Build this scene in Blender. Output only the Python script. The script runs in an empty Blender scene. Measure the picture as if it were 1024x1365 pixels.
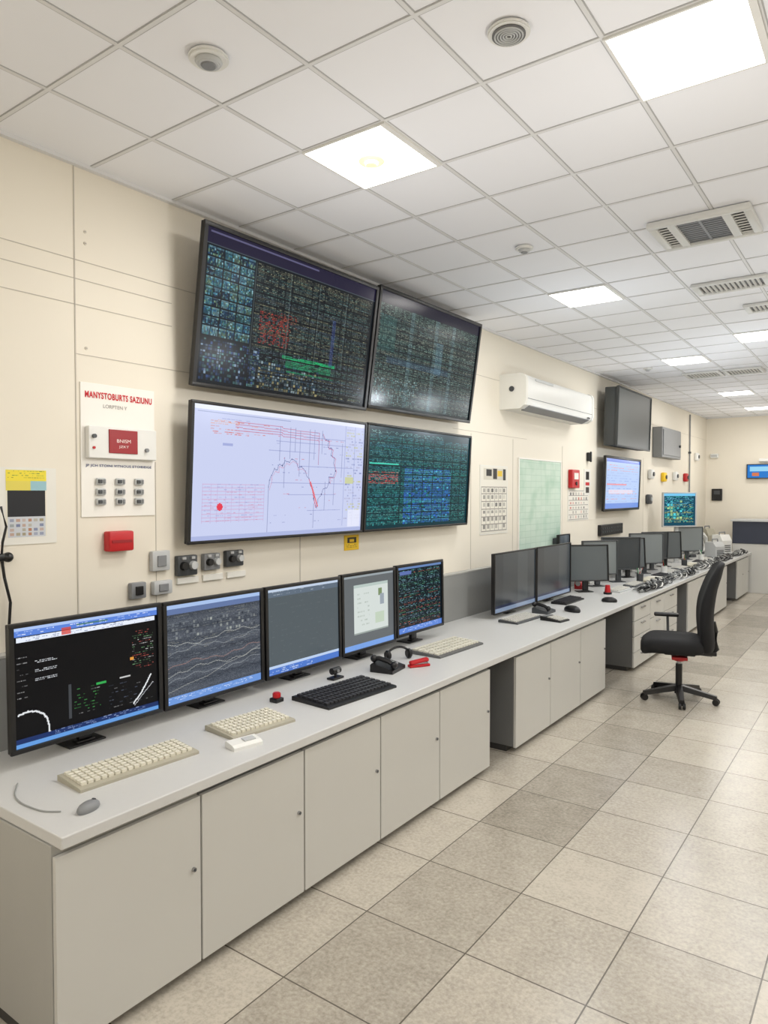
import bpy, bmesh, math, random
import numpy as np
from mathutils import Vector, Matrix, Euler
random.seed(7); rng=np.random.RandomState(5)
COL=bpy.context.scene.collection
R=math.radians
CEIL=3.11; TOP=0.70

# ---------------------------------------------------------------- materials
def lin(c):
    c=np.asarray(c,dtype=float)/255.0
    return np.where(c<=0.04045,c/12.92,((c+0.055)/1.055)**2.4)
def mat(name,rgb,rough=0.5,metal=0.0,var=0.06,scale=8.0,emit=None,es=0.0,bump=0.0,spec=None):
    m=bpy.data.materials.new(name); m.use_nodes=True
    nt=m.node_tree; b=nt.nodes['Principled BSDF']
    c=lin(rgb)
    b.inputs['Roughness'].default_value=rough; b.inputs['Metallic'].default_value=metal
    if spec is not None: b.inputs['Specular IOR Level'].default_value=spec
    tc=nt.nodes.new('ShaderNodeTexCoord'); nz=nt.nodes.new('ShaderNodeTexNoise')
    nz.inputs['Scale'].default_value=scale; nz.inputs['Detail'].default_value=4
    nt.links.new(tc.outputs['Object'],nz.inputs['Vector'])
    mx=nt.nodes.new('ShaderNodeMix'); mx.data_type='RGBA'
    mx.inputs[6].default_value=(*np.clip(c*(1-var),0,1),1); mx.inputs[7].default_value=(*np.clip(c*(1+var),0,1),1)
    nt.links.new(nz.outputs['Fac'],mx.inputs[0]); nt.links.new(mx.outputs[2],b.inputs['Base Color'])
    if emit is not None:
        b.inputs['Emission Color'].default_value=(*lin(emit),1); b.inputs['Emission Strength'].default_value=es
    if bump>0:
        bp=nt.nodes.new('ShaderNodeBump'); bp.inputs['Strength'].default_value=bump; bp.inputs['Distance'].default_value=0.002
        nt.links.new(nz.outputs['Fac'],bp.inputs['Height']); nt.links.new(bp.outputs['Normal'],b.inputs['Normal'])
    return m
M={}
M['wall']=mat('wall_paint',(230,223,208),0.6,var=0.04,scale=1.1)
M['seam']=mat('wall_seam',(192,185,172),0.7)
M['seaml']=mat('wall_seam_light',(205,196,180),0.7)
M['top']=mat('worktop_laminate',(204,204,202),0.35,var=0.02,scale=40)
M['door']=mat('door_laminate',(202,201,196),0.42,var=0.015,scale=5)
M['body']=mat('carcass_grey',(112,113,113),0.5,var=0.03)
M['endp']=mat('end_panel',(172,171,166),0.5,var=0.03)
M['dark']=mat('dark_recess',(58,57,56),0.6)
M['panel']=mat('upstand_grey',(140,141,139),0.45,var=0.03)
M['black']=mat('black_plastic',(15,15,17),0.38)
M['blackm']=mat('matt_black_fabric',(15,15,18),0.85,scale=60,bump=0.3)
M['beige']=mat('beige_plastic',(170,165,148),0.5)
M['key']=mat('ivory_key',(226,222,206),0.5)
M['keyg']=mat('grey_key',(214,212,204),0.5)
M['keyb']=mat('keyboard_grey',(92,93,92),0.5)
M['keyd']=mat('dark_key',(48,48,52),0.5)
M['grey']=mat('grey_plastic',(128,130,132),0.45)
M['dgrey']=mat('dark_grey_plastic',(66,69,72),0.4)
M['lgrey']=mat('light_grey_plastic',(186,188,188),0.45)
M['white']=mat('white_plastic',(226,226,222),0.4,var=0.02)
M['paper']=mat('paper_white',(228,226,218),0.7,var=0.02)
M['board']=mat('board_white',(238,235,228),0.5,var=0.01)
M['red']=mat('red_plastic',(186,20,28),0.4)
M['redd']=mat('dark_red',(150,22,30),0.4)
M['yellow']=mat('yellow_label',(238,196,30),0.5)
M['chrome']=mat('metal',(170,170,172),0.25,metal=0.9)
M['bar']=mat('tbar_metal',(220,220,220),0.5,var=0.02)
M['joint']=mat('tile_joint',(176,176,176),0.7)
M['emis']=mat('light_diffuser',(255,255,255),0.5,emit=(255,253,248),es=5.0)
M['lframe']=mat('light_trim',(225,224,220),0.5)
M['ringw']=mat('pale_ring',(225,205,170),0.5,emit=(255,232,198),es=0.62)  # sensor disc is no lamp; emission imitates panel light coming through it
M['slot']=mat('vent_dark',(104,104,104),0.6)
M['vent']=mat('vent_white',(212,212,208),0.5)
M['blue']=mat('slate_panel',(50,55,70),0.5)
M['txtb']=mat('ink_slate_blue',(70,84,130),0.7)
M['txtg']=mat('ink_grey',(140,138,132),0.7)
M['txtr']=mat('ink_red',(200,14,34),0.6)
M['txtw']=mat('ink_white',(238,225,220),0.6)
M['offs2']=mat('screen_off_grey',(92,98,101),0.22,var=0.05,scale=2)
M['offs3']=mat('screen_off_dark',(60,65,69),0.2,var=0.05,scale=2)
M['offs4']=mat('screen_off_pale',(124,130,131),0.28,var=0.05,scale=2)
M['offtv']=mat('tv_off',(74,78,77),0.45,var=0.05,scale=2)
M['tvgrey']=mat('tv_grey',(58,61,61),0.5)
M['cableg']=mat('cable_grey',(150,152,150),0.5)
M['green']=mat('green_lamp',(60,150,90),0.4)

def attr_mat(name,emissive,st=1.0,spec=0.12):
    m=bpy.data.materials.new(name); m.use_nodes=True; nt=m.node_tree
    b=nt.nodes['Principled BSDF']; a=nt.nodes.new('ShaderNodeAttribute'); a.attribute_name='pix'
    if emissive:
        b.inputs['Base Color'].default_value=(0.006,0.006,0.007,1); b.inputs['Roughness'].default_value=0.18; b.inputs['Specular IOR Level'].default_value=spec
        nt.links.new(a.outputs['Color'],b.inputs['Emission Color']); b.inputs['Emission Strength'].default_value=st
    else:
        nt.links.new(a.outputs['Color'],b.inputs['Base Color']); b.inputs['Roughness'].default_value=0.6
    return m
M['screen']=attr_mat('screen_pixels',True,1.05); M['print']=attr_mat('printed_sheet',False); M['scrdim']=attr_mat('screen_dim',True,0.55,0.5)

# ---------------------------------------------------------------- mesh builder
class MB:
    def __init__(s): s.bm=bmesh.new()
    def _add(s,tb,mi,mx=None):
        for f in tb.faces: f.material_index=mi
        if mx is not None: tb.transform(mx)
        me=bpy.data.meshes.new('tmp'); tb.to_mesh(me); tb.free(); s.bm.from_mesh(me); bpy.data.meshes.remove(me)
    def box(s,c,d,mi=0,bev=0.0,seg=2,rot=None):
        tb=bmesh.new(); bmesh.ops.create_cube(tb,size=1.0)
        bmesh.ops.scale(tb,vec=Vector(d),verts=tb.verts)
        if bev>0: bmesh.ops.bevel(tb,geom=tb.edges[:],offset=min(bev,min(d)*0.45),segments=seg,affect='EDGES',profile=0.5)
        mx=Matrix.Translation(Vector(c))
        if rot: mx=mx@Euler(rot).to_matrix().to_4x4()
        s._add(tb,mi,mx); return s
    def cyl(s,p0,p1,r,r2=None,mi=0,seg=20,bev=0):
        p0=Vector(p0);p1=Vector(p1);d=p1-p0
        tb=bmesh.new(); bmesh.ops.create_cone(tb,cap_ends=True,segments=seg,radius1=r,radius2=r if r2 is None else r2,depth=d.length)
        if bev>0:
            es=[e for e in tb.edges if abs(e.verts[0].co.z-e.verts[1].co.z)<1e-6]
            bmesh.ops.bevel(tb,geom=es,offset=bev,segments=2,affect='EDGES')
        q=Vector((0,0,1)).rotation_difference(d.normalized())
        s._add(tb,mi,Matrix.Translation((p0+p1)/2)@q.to_matrix().to_4x4()); return s
    def sph(s,c,r,mi=0,sc=(1,1,1)):
        tb=bmesh.new(); bmesh.ops.create_uvsphere(tb,u_segments=20,v_segments=12,radius=r)
        bmesh.ops.scale(tb,vec=Vector(sc),verts=tb.verts); s._add(tb,mi,Matrix.Translation(Vector(c))); return s
    def prism(s,prof,x0,x1,mi=0):
        tb=bmesh.new(); a=[tb.verts.new((x0,p[0],p[1])) for p in prof]; b=[tb.verts.new((x1,p[0],p[1])) for p in prof]
        n=len(prof); tb.faces.new(a); tb.faces.new(b[::-1])
        for i in range(n): tb.faces.new((a[i],b[i],b[(i+1)%n],a[(i+1)%n]))
        bmesh.ops.recalc_face_normals(tb,faces=tb.faces[:]); s._add(tb,mi); return s
    def tube(s,pts,r,mi=0,seg=8,closed=False):
        pts=[Vector(p) for p in pts]; n=len(pts); tb=bmesh.new(); rings=[]
        for i,p in enumerate(pts):
            if closed: t=pts[(i+1)%n]-pts[i-1]
            else: t=pts[min(i+1,n-1)]-pts[max(i-1,0)]
            if t.length<1e-9: t=Vector((0,0,1))
            t.normalize(); u=t.cross(Vector((0,0,1)))
            if u.length<0.1: u=t.cross(Vector((0,1,0)))
            u.normalize(); w=t.cross(u)
            rings.append([tb.verts.new(p+(u*math.cos(2*math.pi*k/seg)+w*math.sin(2*math.pi*k/seg))*r) for k in range(seg)])
        for i in range(n if closed else n-1):
            a=rings[i];b=rings[(i+1)%n]
            for k in range(seg): tb.faces.new((a[k],a[(k+1)%seg],b[(k+1)%seg],b[k]))
        if not closed: tb.faces.new(rings[0][::-1]); tb.faces.new(rings[-1])
        bmesh.ops.recalc_face_normals(tb,faces=tb.faces[:]); s._add(tb,mi); return s
    def layers(s,layers,mi=0):
        tb=bmesh.new(); rr=[[tb.verts.new(p) for p in L] for L in layers]; n=len(rr[0])
        for a,b in zip(rr,rr[1:]):
            for k in range(n): tb.faces.new((a[k],a[(k+1)%n],b[(k+1)%n],b[k]))
        tb.faces.new(rr[0][::-1]); tb.faces.new(rr[-1])
        bmesh.ops.recalc_face_normals(tb,faces=tb.faces[:]); s._add(tb,mi); return s
    def obj(s,name,mats,parent=None,loc=(0,0,0),rot=(0,0,0),smooth=False,angle=35,**kw):
        me=bpy.data.meshes.new(name); s.bm.to_mesh(me); s.bm.free()
        for m in (mats if isinstance(mats,(list,tuple)) else [mats]): me.materials.append(M[m] if isinstance(m,str) else m)
        if smooth:
            me.polygons.foreach_set('use_smooth',[True]*len(me.polygons)); me.set_sharp_from_angle(angle=R(angle))
        ob=bpy.data.objects.new(name,me); COL.objects.link(ob)
        ob.location=loc; ob.rotation_euler=rot
        if parent: ob.parent=parent
        for k,v in kw.items(): ob[k]=v
        return ob
def root(name,loc,label,cat,rotz=90,group=None):
    e=bpy.data.objects.new(name,None); e.empty_display_size=0.1; COL.objects.link(e)
    e.location=loc; e.rotation_euler=(0,0,R(rotz)); e['label']=label; e['category']=cat
    if group: e['group']=group
    return e
def text(s,width,height,m,parent,loc,name='lettering',rot=(math.pi/2,0,0),bold=0.0):
    cu=bpy.data.curves.new('t','FONT'); cu.body=s; cu.align_x='CENTER'; cu.align_y='CENTER'; cu.extrude=0.0; cu.size=1; cu.offset=bold
    if bold: cu.space_character=1.0+bold*3.5
    o=bpy.data.objects.new('t',cu); COL.objects.link(o); bpy.context.view_layer.update()
    me=bpy.data.meshes.new_from_object(o.evaluated_get(bpy.context.evaluated_depsgraph_get())); bpy.data.objects.remove(o)
    co=np.zeros(len(me.vertices)*3); me.vertices.foreach_get('co',co); co=co.reshape(-1,3)
    mn=co.min(0); mxx=co.max(0); d=np.maximum(mxx-mn,1e-6)
    co[:,0]=(co[:,0]-(mn[0]+mxx[0])/2)*width/d[0]; co[:,1]=(co[:,1]-(mn[1]+mxx[1])/2)*height/d[1]
    me.vertices.foreach_set('co',co.ravel()); me.name=name
    me.materials.clear(); me.materials.append(M[m])
    ob=bpy.data.objects.new(name,me); COL.objects.link(ob); ob.parent=parent; ob.location=loc; ob.rotation_euler=rot
    return ob

# ---------------------------------------------------------------- drawn content -> coloured facets
class Cv:
    def __init__(s,w,h,bg): s.w=w;s.h=h;s.a=np.zeros((h,w,3)); s.a[:]=np.array(bg)/255.
    def rect(s,x0,y0,x1,y1,c,al=1.0):
        X0=int(round(x0*s.w));X1=max(X0+1,int(round(x1*s.w)));Y0=int(round(y0*s.h));Y1=max(Y0+1,int(round(y1*s.h)))
        s.a[max(Y0,0):Y1,max(X0,0):X1]=s.a[max(Y0,0):Y1,max(X0,0):X1]*(1-al)+np.array(c)/255.*al
    def line(s,pts,c,th=1,al=1.0):
        for (xa,ya),(xb,yb) in zip(pts,pts[1:]):
            n=int(max(abs(xb-xa)*s.w,abs(yb-ya)*s.h)*1.0)+2
            for t in np.linspace(0,1,n):
                X=int((xa+(xb-xa)*t)*s.w);Y=int((ya+(yb-ya)*t)*s.h)
                if 0<=X<s.w and 0<=Y<s.h: s.a[Y:Y+th,X:X+th]=s.a[Y:Y+th,X:X+th]*(1-al)+np.array(c)/255.*al
    def rows(s,x0,y0,x1,y1,pitch,cols,dens=0.6,th=1,al=(0.3,0.9),dash=(1,5)):
        X0=int(x0*s.w);X1=int(x1*s.w);y=int(y0*s.h);Y1=int(y1*s.h)
        while y+th<=Y1:
            x=X0; c=np.array(cols[rng.randint(len(cols))])/255.
            while x<X1:
                L=rng.randint(dash[0],dash[1]+1)
                if rng.rand()<dens:
                    a=rng.uniform(*al); e=min(x+L,X1); s.a[y:y+th,x:e]=s.a[y:y+th,x:e]*(1-a)+c*a
                x+=L+1
            y+=pitch
    def blocks(s,x0,y0,x1,y1,nx,ny,cols,pr=0.8,gap=0.25):
        for i in range(nx):
            for j in range(ny):
                if rng.rand()<pr:
                    dx=(x1-x0)/nx;dy=(y1-y0)/ny
                    s.rect(x0+i*dx+dx*gap/2,y0+j*dy+dy*gap/2,x0+(i+1)*dx-dx*gap/2,y0+(j+1)*dy-dy*gap/2,cols[rng.randint(len(cols))],rng.uniform(.3,1))
    def mesh(s,name,w,h,m,parent,loc=(0,0,0),rot=(0,0,0)):
        W,H=s.w,s.h
        xs=np.linspace(-w/2,w/2,W+1);zs=np.linspace(h,0,H+1)
        X,Z=np.meshgrid(xs,zs); v=np.stack([X,np.zeros_like(X),Z],-1).reshape(-1,3)
        i=np.arange(H)[:,None]*(W+1)+np.arange(W)[None,:]
        f=np.stack([i,i+W+1,i+W+2,i+1],-1).reshape(-1,4)
        me=bpy.data.meshes.new(name); me.from_pydata(v.tolist(),[],f.tolist())
        ca=me.color_attributes.new('pix','FLOAT_COLOR','CORNER')
        c=lin(np.clip(s.a,0,1)*255).reshape(-1,3); c=np.repeat(c,4,0); c=np.hstack([c,np.ones((len(c),1))])
        ca.data.foreach_set('color',c.ravel()); me.materials.append(M[m]); me.update()
        ob=bpy.data.objects.new(name,me); COL.objects.link(ob); ob.location=loc; ob.rotation_euler=rot; ob.parent=parent
        return ob

# ---------------------------------------------------------------- room shell
def struct(name,c,d,m):
    o=MB().box(c,d).obj(name,m); o['kind']='structure'; return o
XR=6.6; Y0=-3.2; Y1=14.3; T=0.12
struct('wall_left',(-T/2,(Y0+Y1)/2,CEIL/2),(T,Y1-Y0+2*T,CEIL),'wall')
struct('wall_right',(XR+T/2,(Y0+Y1)/2,CEIL/2),(T,Y1-Y0+2*T,CEIL),'wall')
struct('wall_back',(XR/2,Y0-T/2,CEIL/2),(XR,T,CEIL),'wall')
struct('wall_front',(XR/2,Y1+T/2,CEIL/2),(XR,T,CEIL),'wall')

def tile_floor():
    m=bpy.data.materials.new('floor_tiles'); m.use_nodes=True; nt=m.node_tree; N=nt.nodes; L=nt.links; b=N['Principled BSDF']
    tc=N.new('ShaderNodeTexCoord')
    def vm(op,a,bv=None):
        n=N.new('ShaderNodeVectorMath'); n.operation=op; L.new(a,n.inputs[0])
        if bv is not None: n.inputs[1].default_value=bv
        return n.outputs[0]
    def mt(op,a,bb=None,c=None):
        n=N.new('ShaderNodeMath'); n.operation=op
        for i,x in enumerate((a,bb,c)):
            if x is None: continue
            if isinstance(x,(int,float)): n.inputs[i].default_value=x
            else: L.new(x,n.inputs[i])
        return n.outputs[0]
    sx,sy=0.456,0.485
    p=vm('SUBTRACT',tc.outputs['Object'],(1.592,2.264,0)); p=vm('DIVIDE',p,(sx,sy,1))
    fl=vm('FLOOR',p); fr=vm('FRACTION',p)
    wn=N.new('ShaderNodeTexWhiteNoise'); wn.noise_dimensions='2D'; L.new(fl,wn.inputs['Vector'])
    s=N.new('ShaderNodeSeparateXYZ'); L.new(fr,s.inputs[0]); si=N.new('ShaderNodeSeparateXYZ'); L.new(fl,si.inputs[0])
    ex=mt('MINIMUM',s.outputs[0],mt('SUBTRACT',1.0,s.outputs[0])); ey=mt('MINIMUM',s.outputs[1],mt('SUBTRACT',1.0,s.outputs[1]))
    g=mt('LESS_THAN',mt('MINIMUM',ex,ey),0.006)
    darkcol=mt('COMPARE',si.outputs[0],-1.0,0.1)  # darker tile column: partly own tone, partly shade painted into the tiles
    n1=N.new('ShaderNodeTexNoise'); n1.inputs['Scale'].default_value=8; n1.inputs['Detail'].default_value=9; n1.inputs['Roughness'].default_value=0.72; L.new(tc.outputs['Object'],n1.inputs['Vector'])
    n2=N.new('ShaderNodeTexNoise'); n2.inputs['Scale'].default_value=60; n2.inputs['Detail'].default_value=6; n2.inputs['Roughness'].default_value=0.7; L.new(tc.outputs['Object'],n2.inputs['Vector'])
    k=mt('ADD',mt('MULTIPLY',wn.outputs['Value'],0.34),mt('MULTIPLY',darkcol,0.27))
    mot=mt('ADD',mt('MULTIPLY',mt('SUBTRACT',n1.outputs['Fac'],0.42),0.8),mt('MULTIPLY',mt('SUBTRACT',n2.outputs['Fac'],0.5),1.7))
    k=mt('ADD',k,mot); k.node.use_clamp=True
    mx=N.new('ShaderNodeMix'); mx.data_type='RGBA'; mx.inputs[6].default_value=(*lin((193,185,171)),1); mx.inputs[7].default_value=(*lin((128,121,109)),1); L.new(k,mx.inputs[0])
    m2=N.new('ShaderNodeMix'); m2.data_type='RGBA'; m2.inputs[7].default_value=(*lin((96,90,80)),1); L.new(g,m2.inputs[0]); L.new(mx.outputs[2],m2.inputs[6])
    L.new(m2.outputs[2],b.inputs['Base Color']); b.inputs['Roughness'].default_value=0.27; b.inputs['Specular IOR Level'].default_value=0.45
    bp=N.new('ShaderNodeBump'); bp.inputs['Strength'].default_value=0.3; bp.inputs['Distance'].default_value=0.002; L.new(mt('SUBTRACT',1.0,g),bp.inputs['Height']); L.new(bp.outputs['Normal'],b.inputs['Normal'])
    return m
M['floor']=tile_floor()
o=MB().box((XR/2,(Y0+Y1)/2,-0.05),(XR+2*T,Y1-Y0+2*T,0.1)).obj('floor','floor'); o['kind']='structure'
M['ceil']=mat('ceiling_tile',(238,239,243),0.8,var=0.015,scale=3)
o=MB().box((XR/2,(Y0+Y1)/2,CEIL+0.05),(XR+2*T,Y1-Y0+2*T,0.1)).obj('ceiling','ceil'); o['kind']='structure'
SX=0.416; SY=0.426; GX=0.02; GY=2.20
b=MB(); k=1
while GX+k*SX<XR:
    b.box((GX+k*SX,(Y0+Y1)/2,CEIL-0.0015),(0.014,Y1-Y0,0.003)); k+=1
y=GY-SY*12
while y<Y1:
    b.box((XR/2,y,CEIL-0.0017),(XR,0.014,0.0032)); y+=SY
b.box((0.012,(Y0+Y1)/2,CEIL-0.008),(0.024,Y1-Y0,0.016)); b.box((XR/2,Y1-0.012,CEIL-0.008),(XR,0.024,0.016))
b.obj('trim_1','bar',kind='structure')
b=MB(); k=1
while GX+k*SX<XR:
    for q in (-1,1): b.box((GX+k*SX+q*.009,(Y0+Y1)/2,CEIL-0.0008),(0.004,Y1-Y0,0.0014))
    k+=1
y=GY-SY*12
while y<Y1:
    for q in (-1,1): b.box((XR/2,y+q*.009,CEIL-0.0008),(XR,0.004,0.0015))
    y+=SY
b.obj('trim_4','joint',kind='structure')
b=MB()
for z,ya,yb in [(2.70,-1,14.2),(2.62,-1,2.2),(2.51,-1,2.2)]: b.box((0.001,(ya+yb)/2,z),(0.003,yb-ya,0.003))
b.box((0.001,(1.70+5)/2,2.30),(0.003,3.3,0.003))
b.box((0.001,1.70,2.1),(0.003,0.005,2.0)); b.box((0.001,3.11,1.35),(0.003,0.006,0.8)); b.box((0.001,2.10,1.45),(0.003,0.003,.8))
for y in (5.2,6.0,7.2,10.2): b.box((0.001,y,1.6),(0.003,0.003,1.2))
b.box((0.001,5.6,2.22),(0.003,1.4,0.003))
b.obj('trim_2','seam',kind='structure')

# ---------------------------------------------------------------- lights
def ceiling_light(x,y,power,fill_power,cl=(1,.98,.95)):
    r=root('ceiling_light',(x,y,CEIL),'square recessed LED panel glowing white in the tiled ceiling','ceiling light',0,'recessed LED ceiling panels')
    f=MB(); hx,hy=SX/2,SY/2
    for c,d in [((0,hy-0.004,-0.006),(2*hx,0.008,0.010)),((0,-hy+0.004,-0.006),(2*hx,0.008,0.010)),((hx-0.011,0,-0.006),(0.022,2*hy-0.016,0.010)),((-hx+0.004,0,-0.006),(0.008,2*hy-0.016,0.010))]: f.box(c,d)
    f.obj('light_frame','lframe',r)
    MB().box((-0.007,0,-0.006),(2*hx-0.03,2*hy-0.016,0.008)).obj('diffuser','emis',r)
    ld=bpy.data.lights.new('panel_lamp','AREA'); ld.shape='SQUARE'; ld.size=0.36; ld.energy=power; ld.color=(1.0,0.965,0.915)
    lo=bpy.data.objects.new('panel_lamp',ld); COL.objects.link(lo); lo.parent=r; lo.location=(0,0,-0.02)
    ld=bpy.data.lights.new('added_fill_lamp','POINT'); ld.shadow_soft_size=0.0; ld.energy=fill_power; ld.color=cl  # added unseen point lamp hung under the panel to brighten the ceiling
    lo=bpy.data.objects.new('added_fill_lamp',ld); COL.objects.link(lo); lo.parent=r; lo.location=(0,0,-0.85)
def ty(k): return GY+SY*(k+0.5)
def tx(k): return GX+SX*(k+0.5)
P=11.5; W1=(1,.98,.95); B1=(.84,.92,1.0)
for k,gl,cl in ((0,8,W1),(6,10,B1),(13,11,B1),(20,10,(.93,.96,1)),(25,9,W1)): ceiling_light(tx(2),ty(k),P,gl,cl)
ceiling_light(tx(5),ty(0),P,11,W1); ceiling_light(tx(4),ty(11),P,12,B1)
for k in (6,19): ceiling_light(tx(7),ty(k),P,13,B1)
for k in (-8,0,8,16,24): ceiling_light(tx(10),ty(k),P*1.3,14,W1)
for k in (-8,): ceiling_light(tx(2),ty(k),P,11,W1); ceiling_light(tx(6),ty(k),P,12,W1)

# ---------------------------------------------------------------- ceiling devices
def detector(name,x,y,r_,label,kind='dome'):
    r=root(name,(x,y,CEIL),label,'smoke detector' if kind!='speaker' else 'ceiling speaker',0)
    if kind=='dome':
        MB().cyl((0,0,-0.002),(0,0,-0.018),r_,mi=0,seg=36,bev=0.005).obj('mount_plate','white',r,smooth=True)
        MB().cyl((0,0,-0.018),(0,0,-0.032),r_*0.72,r_*0.55,seg=32,bev=0.004).obj('detector_body','lgrey',r,smooth=True)
        g=MB().cyl((0,0,-0.032),(0,0,-0.036),r_*0.4,r_*0.34,seg=24); g.obj('sensor_chamber','grey',r,smooth=True)
    else:
        MB().cyl((0,0,-0.002),(0,0,-0.014),r_,seg=36,bev=0.004).obj('outer_ring','white',r,smooth=True)
        g=MB(); g.cyl((0,0,-0.014),(0,0,-0.018),r_*0.78,seg=32,mi=1)
        for q in range(1,6):
            rr=r_*0.13*q; g.tube([(rr*math.cos(a),rr*math.sin(a),-0.019) for a in np.linspace(0,2*math.pi,29)[:-1]],0.0028,0,6,True)
        g.obj('grille',['lgrey','slot'],r,smooth=True)
detector('smoke_detector',1.04,1.55,0.064,'flat white round smoke detector with grey centre on ceiling tile')
detector('ceiling_speaker',1.88,2.0,0.065,'round slotted grey ceiling speaker set in a tile',kind='speaker')
detector('smoke_detector',1.12,3.78,0.05,'small white round smoke detector further along the ceiling')
detector('smoke_detector',0.60,8.2,0.05,'small white smoke detector near the far wall units')
r=root('lamp_sensor_disc',(tx(2)-0.01,ty(0),CEIL-0.012),'pale ring shaped sensor with shine put into its material, fixed on the light panel','sensor',0)
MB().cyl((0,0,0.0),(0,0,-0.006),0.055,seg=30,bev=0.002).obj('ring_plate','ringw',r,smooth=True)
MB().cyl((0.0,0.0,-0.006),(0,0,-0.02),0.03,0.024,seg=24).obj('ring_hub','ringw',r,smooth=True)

def cassette(x,y,sx,sy,label,nsl=9,name='ceiling_air_vent'):
    r=root(name,(x,y,CEIL),label,'air vent',0)
    fr=MB()
    fr.box((0,sy/2-0.02,-0.012),(sx,0.04,0.02),bev=0.006).box((0,-sy/2+0.02,-0.012),(sx,0.04,0.02),bev=0.006)
    fr.box((sx/2-0.02,0,-0.012),(0.04,sy-0.08,0.02),bev=0.006).box((-sx/2+0.02,0,-0.012),(0.04,sy-0.08,0.02),bev=0.006)
    fr.obj('vent_frame','vent',r,smooth=True)
    MB().box((0,0,-0.004),(sx-0.08,sy-0.08,0.006)).obj('vent_cavity','slot',r)
    sl=MB()
    for i in range(nsl):
        xx=-sx/2+0.05+(sx-0.10)*(i+0.5)/nsl
        sl.box((xx,0,-0.012),(0.008,sy-0.08,0.014),rot=(0,0.6,0))
    sl.obj('louvre_slats','vent',r)
    return r
r=root('ceiling_air_conditioner',(2.03,4.03,CEIL),'square cassette air conditioner with central intake grille and side louvres','air conditioner',0)
f=MB(); a_=.245; s=.215
f.box((0,s-0.02,-0.02),(2*a_,0.04,0.034),bev=0.008).box((0,-s+0.02,-0.02),(2*a_,0.04,0.034),bev=0.008)
f.box((a_-0.02,0,-0.02),(0.04,2*s-0.08,0.034),bev=0.008).box((-a_+0.02,0,-0.02),(0.04,2*s-0.08,0.034),bev=0.008)
f.box((-0.13,0,-0.02),(0.04,2*s-0.08,0.03)).box((0.13,0,-0.02),(0.04,2*s-0.08,0.03))
f.obj('cassette_frame','vent',r,smooth=True)
MB().box((0,0,-0.006),(2*a_-0.08,2*s-0.08,0.006)).obj('vent_cavity','slot',r)
g=MB()
for i in range(12): g.box((0,-0.165+i*0.03,-0.02),(0.22,0.012,0.010))
g.box((0,0,-0.022),(0.012,0.35,0.010)); g.obj('intake_grille','grey',r)
for sx_ in (-1,1):
    g=MB()
    for i in range(9): g.box((sx_*0.187,-0.155+i*0.039,-0.022),(0.075,0.022,0.006),rot=(0.5,0,0))
    g.obj('louvre_slats','vent',r)
cassette(1.95,5.25,0.46,0.28,'white rectangular slatted vent in the ceiling',nsl=12)
cassette(2.15,6.0,0.46,0.26,'white rectangular slatted vent beside another ceiling vent',nsl=12)
cassette(1.02,9.0,0.40,0.40,'grey slatted ceiling vent panel')
cassette(1.45,9.0,0.40,0.40,'grey slatted ceiling vent panel next to a twin')
cassette(2.0,8.55,0.40,0.40,'grey slatted ceiling vent panel further along')

# ---------------------------------------------------------------- cabinets + worktop
FX=0.875
DZ=0.63
def cabinet(y0,y1,label,knob_side=1,endp=False,drawers=0):
    w=y1-y0-0.003; yc=(y0+y1)/2
    r=root('base_cabinet',(FX,yc,0),label,'cabinet',90,'base cabinets under the worktop')
    bd=MB()
    D=FX-0.05
    bd.box((0,0.022+D/2,0.04+(0.62)/2),(w,D-0.0,0.62),bev=0.002)
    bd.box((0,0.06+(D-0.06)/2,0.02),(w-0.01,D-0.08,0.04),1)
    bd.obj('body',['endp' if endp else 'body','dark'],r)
    if drawers:
        hh=(DZ-0.035)/drawers
        for i in range(drawers):
            zc=0.035+hh*(i+0.5)
            d=MB().box((0,0.01,zc),(w-0.006,0.018,hh-0.006),bev=0.002).obj('drawer','door',r)
            MB().box((0,-0.012,zc+hh*0.25),(0.12,0.012,0.012),bev=0.003).box((-0.05,-0.003,zc+hh*0.25),(0.01,0.02,0.01)).box((0.05,-0.003,zc+hh*0.25),(0.01,0.02,0.01)).obj('handle','chrome',d)
    else:
        d=MB().box((0,0.01,(0.035+DZ)/2),(w-0.005,0.018,DZ-0.035),bev=0.0015).obj('door','door',r)
        k=MB().cyl((0,0.002,0),(0,-0.008,0),0.008,seg=16,mi=0).cyl((0,-0.008,0),(0,-0.010,0),0.005,seg=12,mi=1)
        k.obj('lock_knob',['chrome','dgrey'],d,loc=(knob_side*(w/2-0.035),0,0.38),smooth=True)
ys=[1.095,1.637,2.18,2.722,3.268,3.86]
for i in range(5): cabinet(ys[i],ys[i+1],'light greige cabinet with one flat door and small lock',1,endp=(i==0))
for a,b_ in ((4.22,4.80),(4.80,5.40),(5.40,6.0)): cabinet(a,b_,'light greige cabinet with flat door past the leg gap',1)
for a,b_ in ((6.82,7.37),(7.37,7.92),(7.92,8.47)): cabinet(a,b_,'grey sided drawer unit beneath the long worktop',1,drawers=4 if a<7 else 3)
for a,b_ in ((9.0,9.8),(9.8,10.6),(10.6,11.45)): cabinet(a,b_,'light greige cabinet far along the long worktop',1)
for a,b_ in ((12.3,12.85),(12.85,13.4)): cabinet(a,b_,'light greige cabinet near the end of the room',1)
MB().box((0.4535,(1.10+13.44)/2,TOP-0.019),(0.905,13.44-1.10,0.038),bev=0.004).obj('worktop','top',label='long continuous light grey laminate worktop along the wall',category='worktop')
u=MB()
ye=np.linspace(1.1,13.4,12)
for a,b_ in zip(ye,ye[1:]): u.box((0.03,(a+b_)/2,TOP+0.18),(0.058,b_-a-0.004,0.36),bev=0.002)
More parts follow.
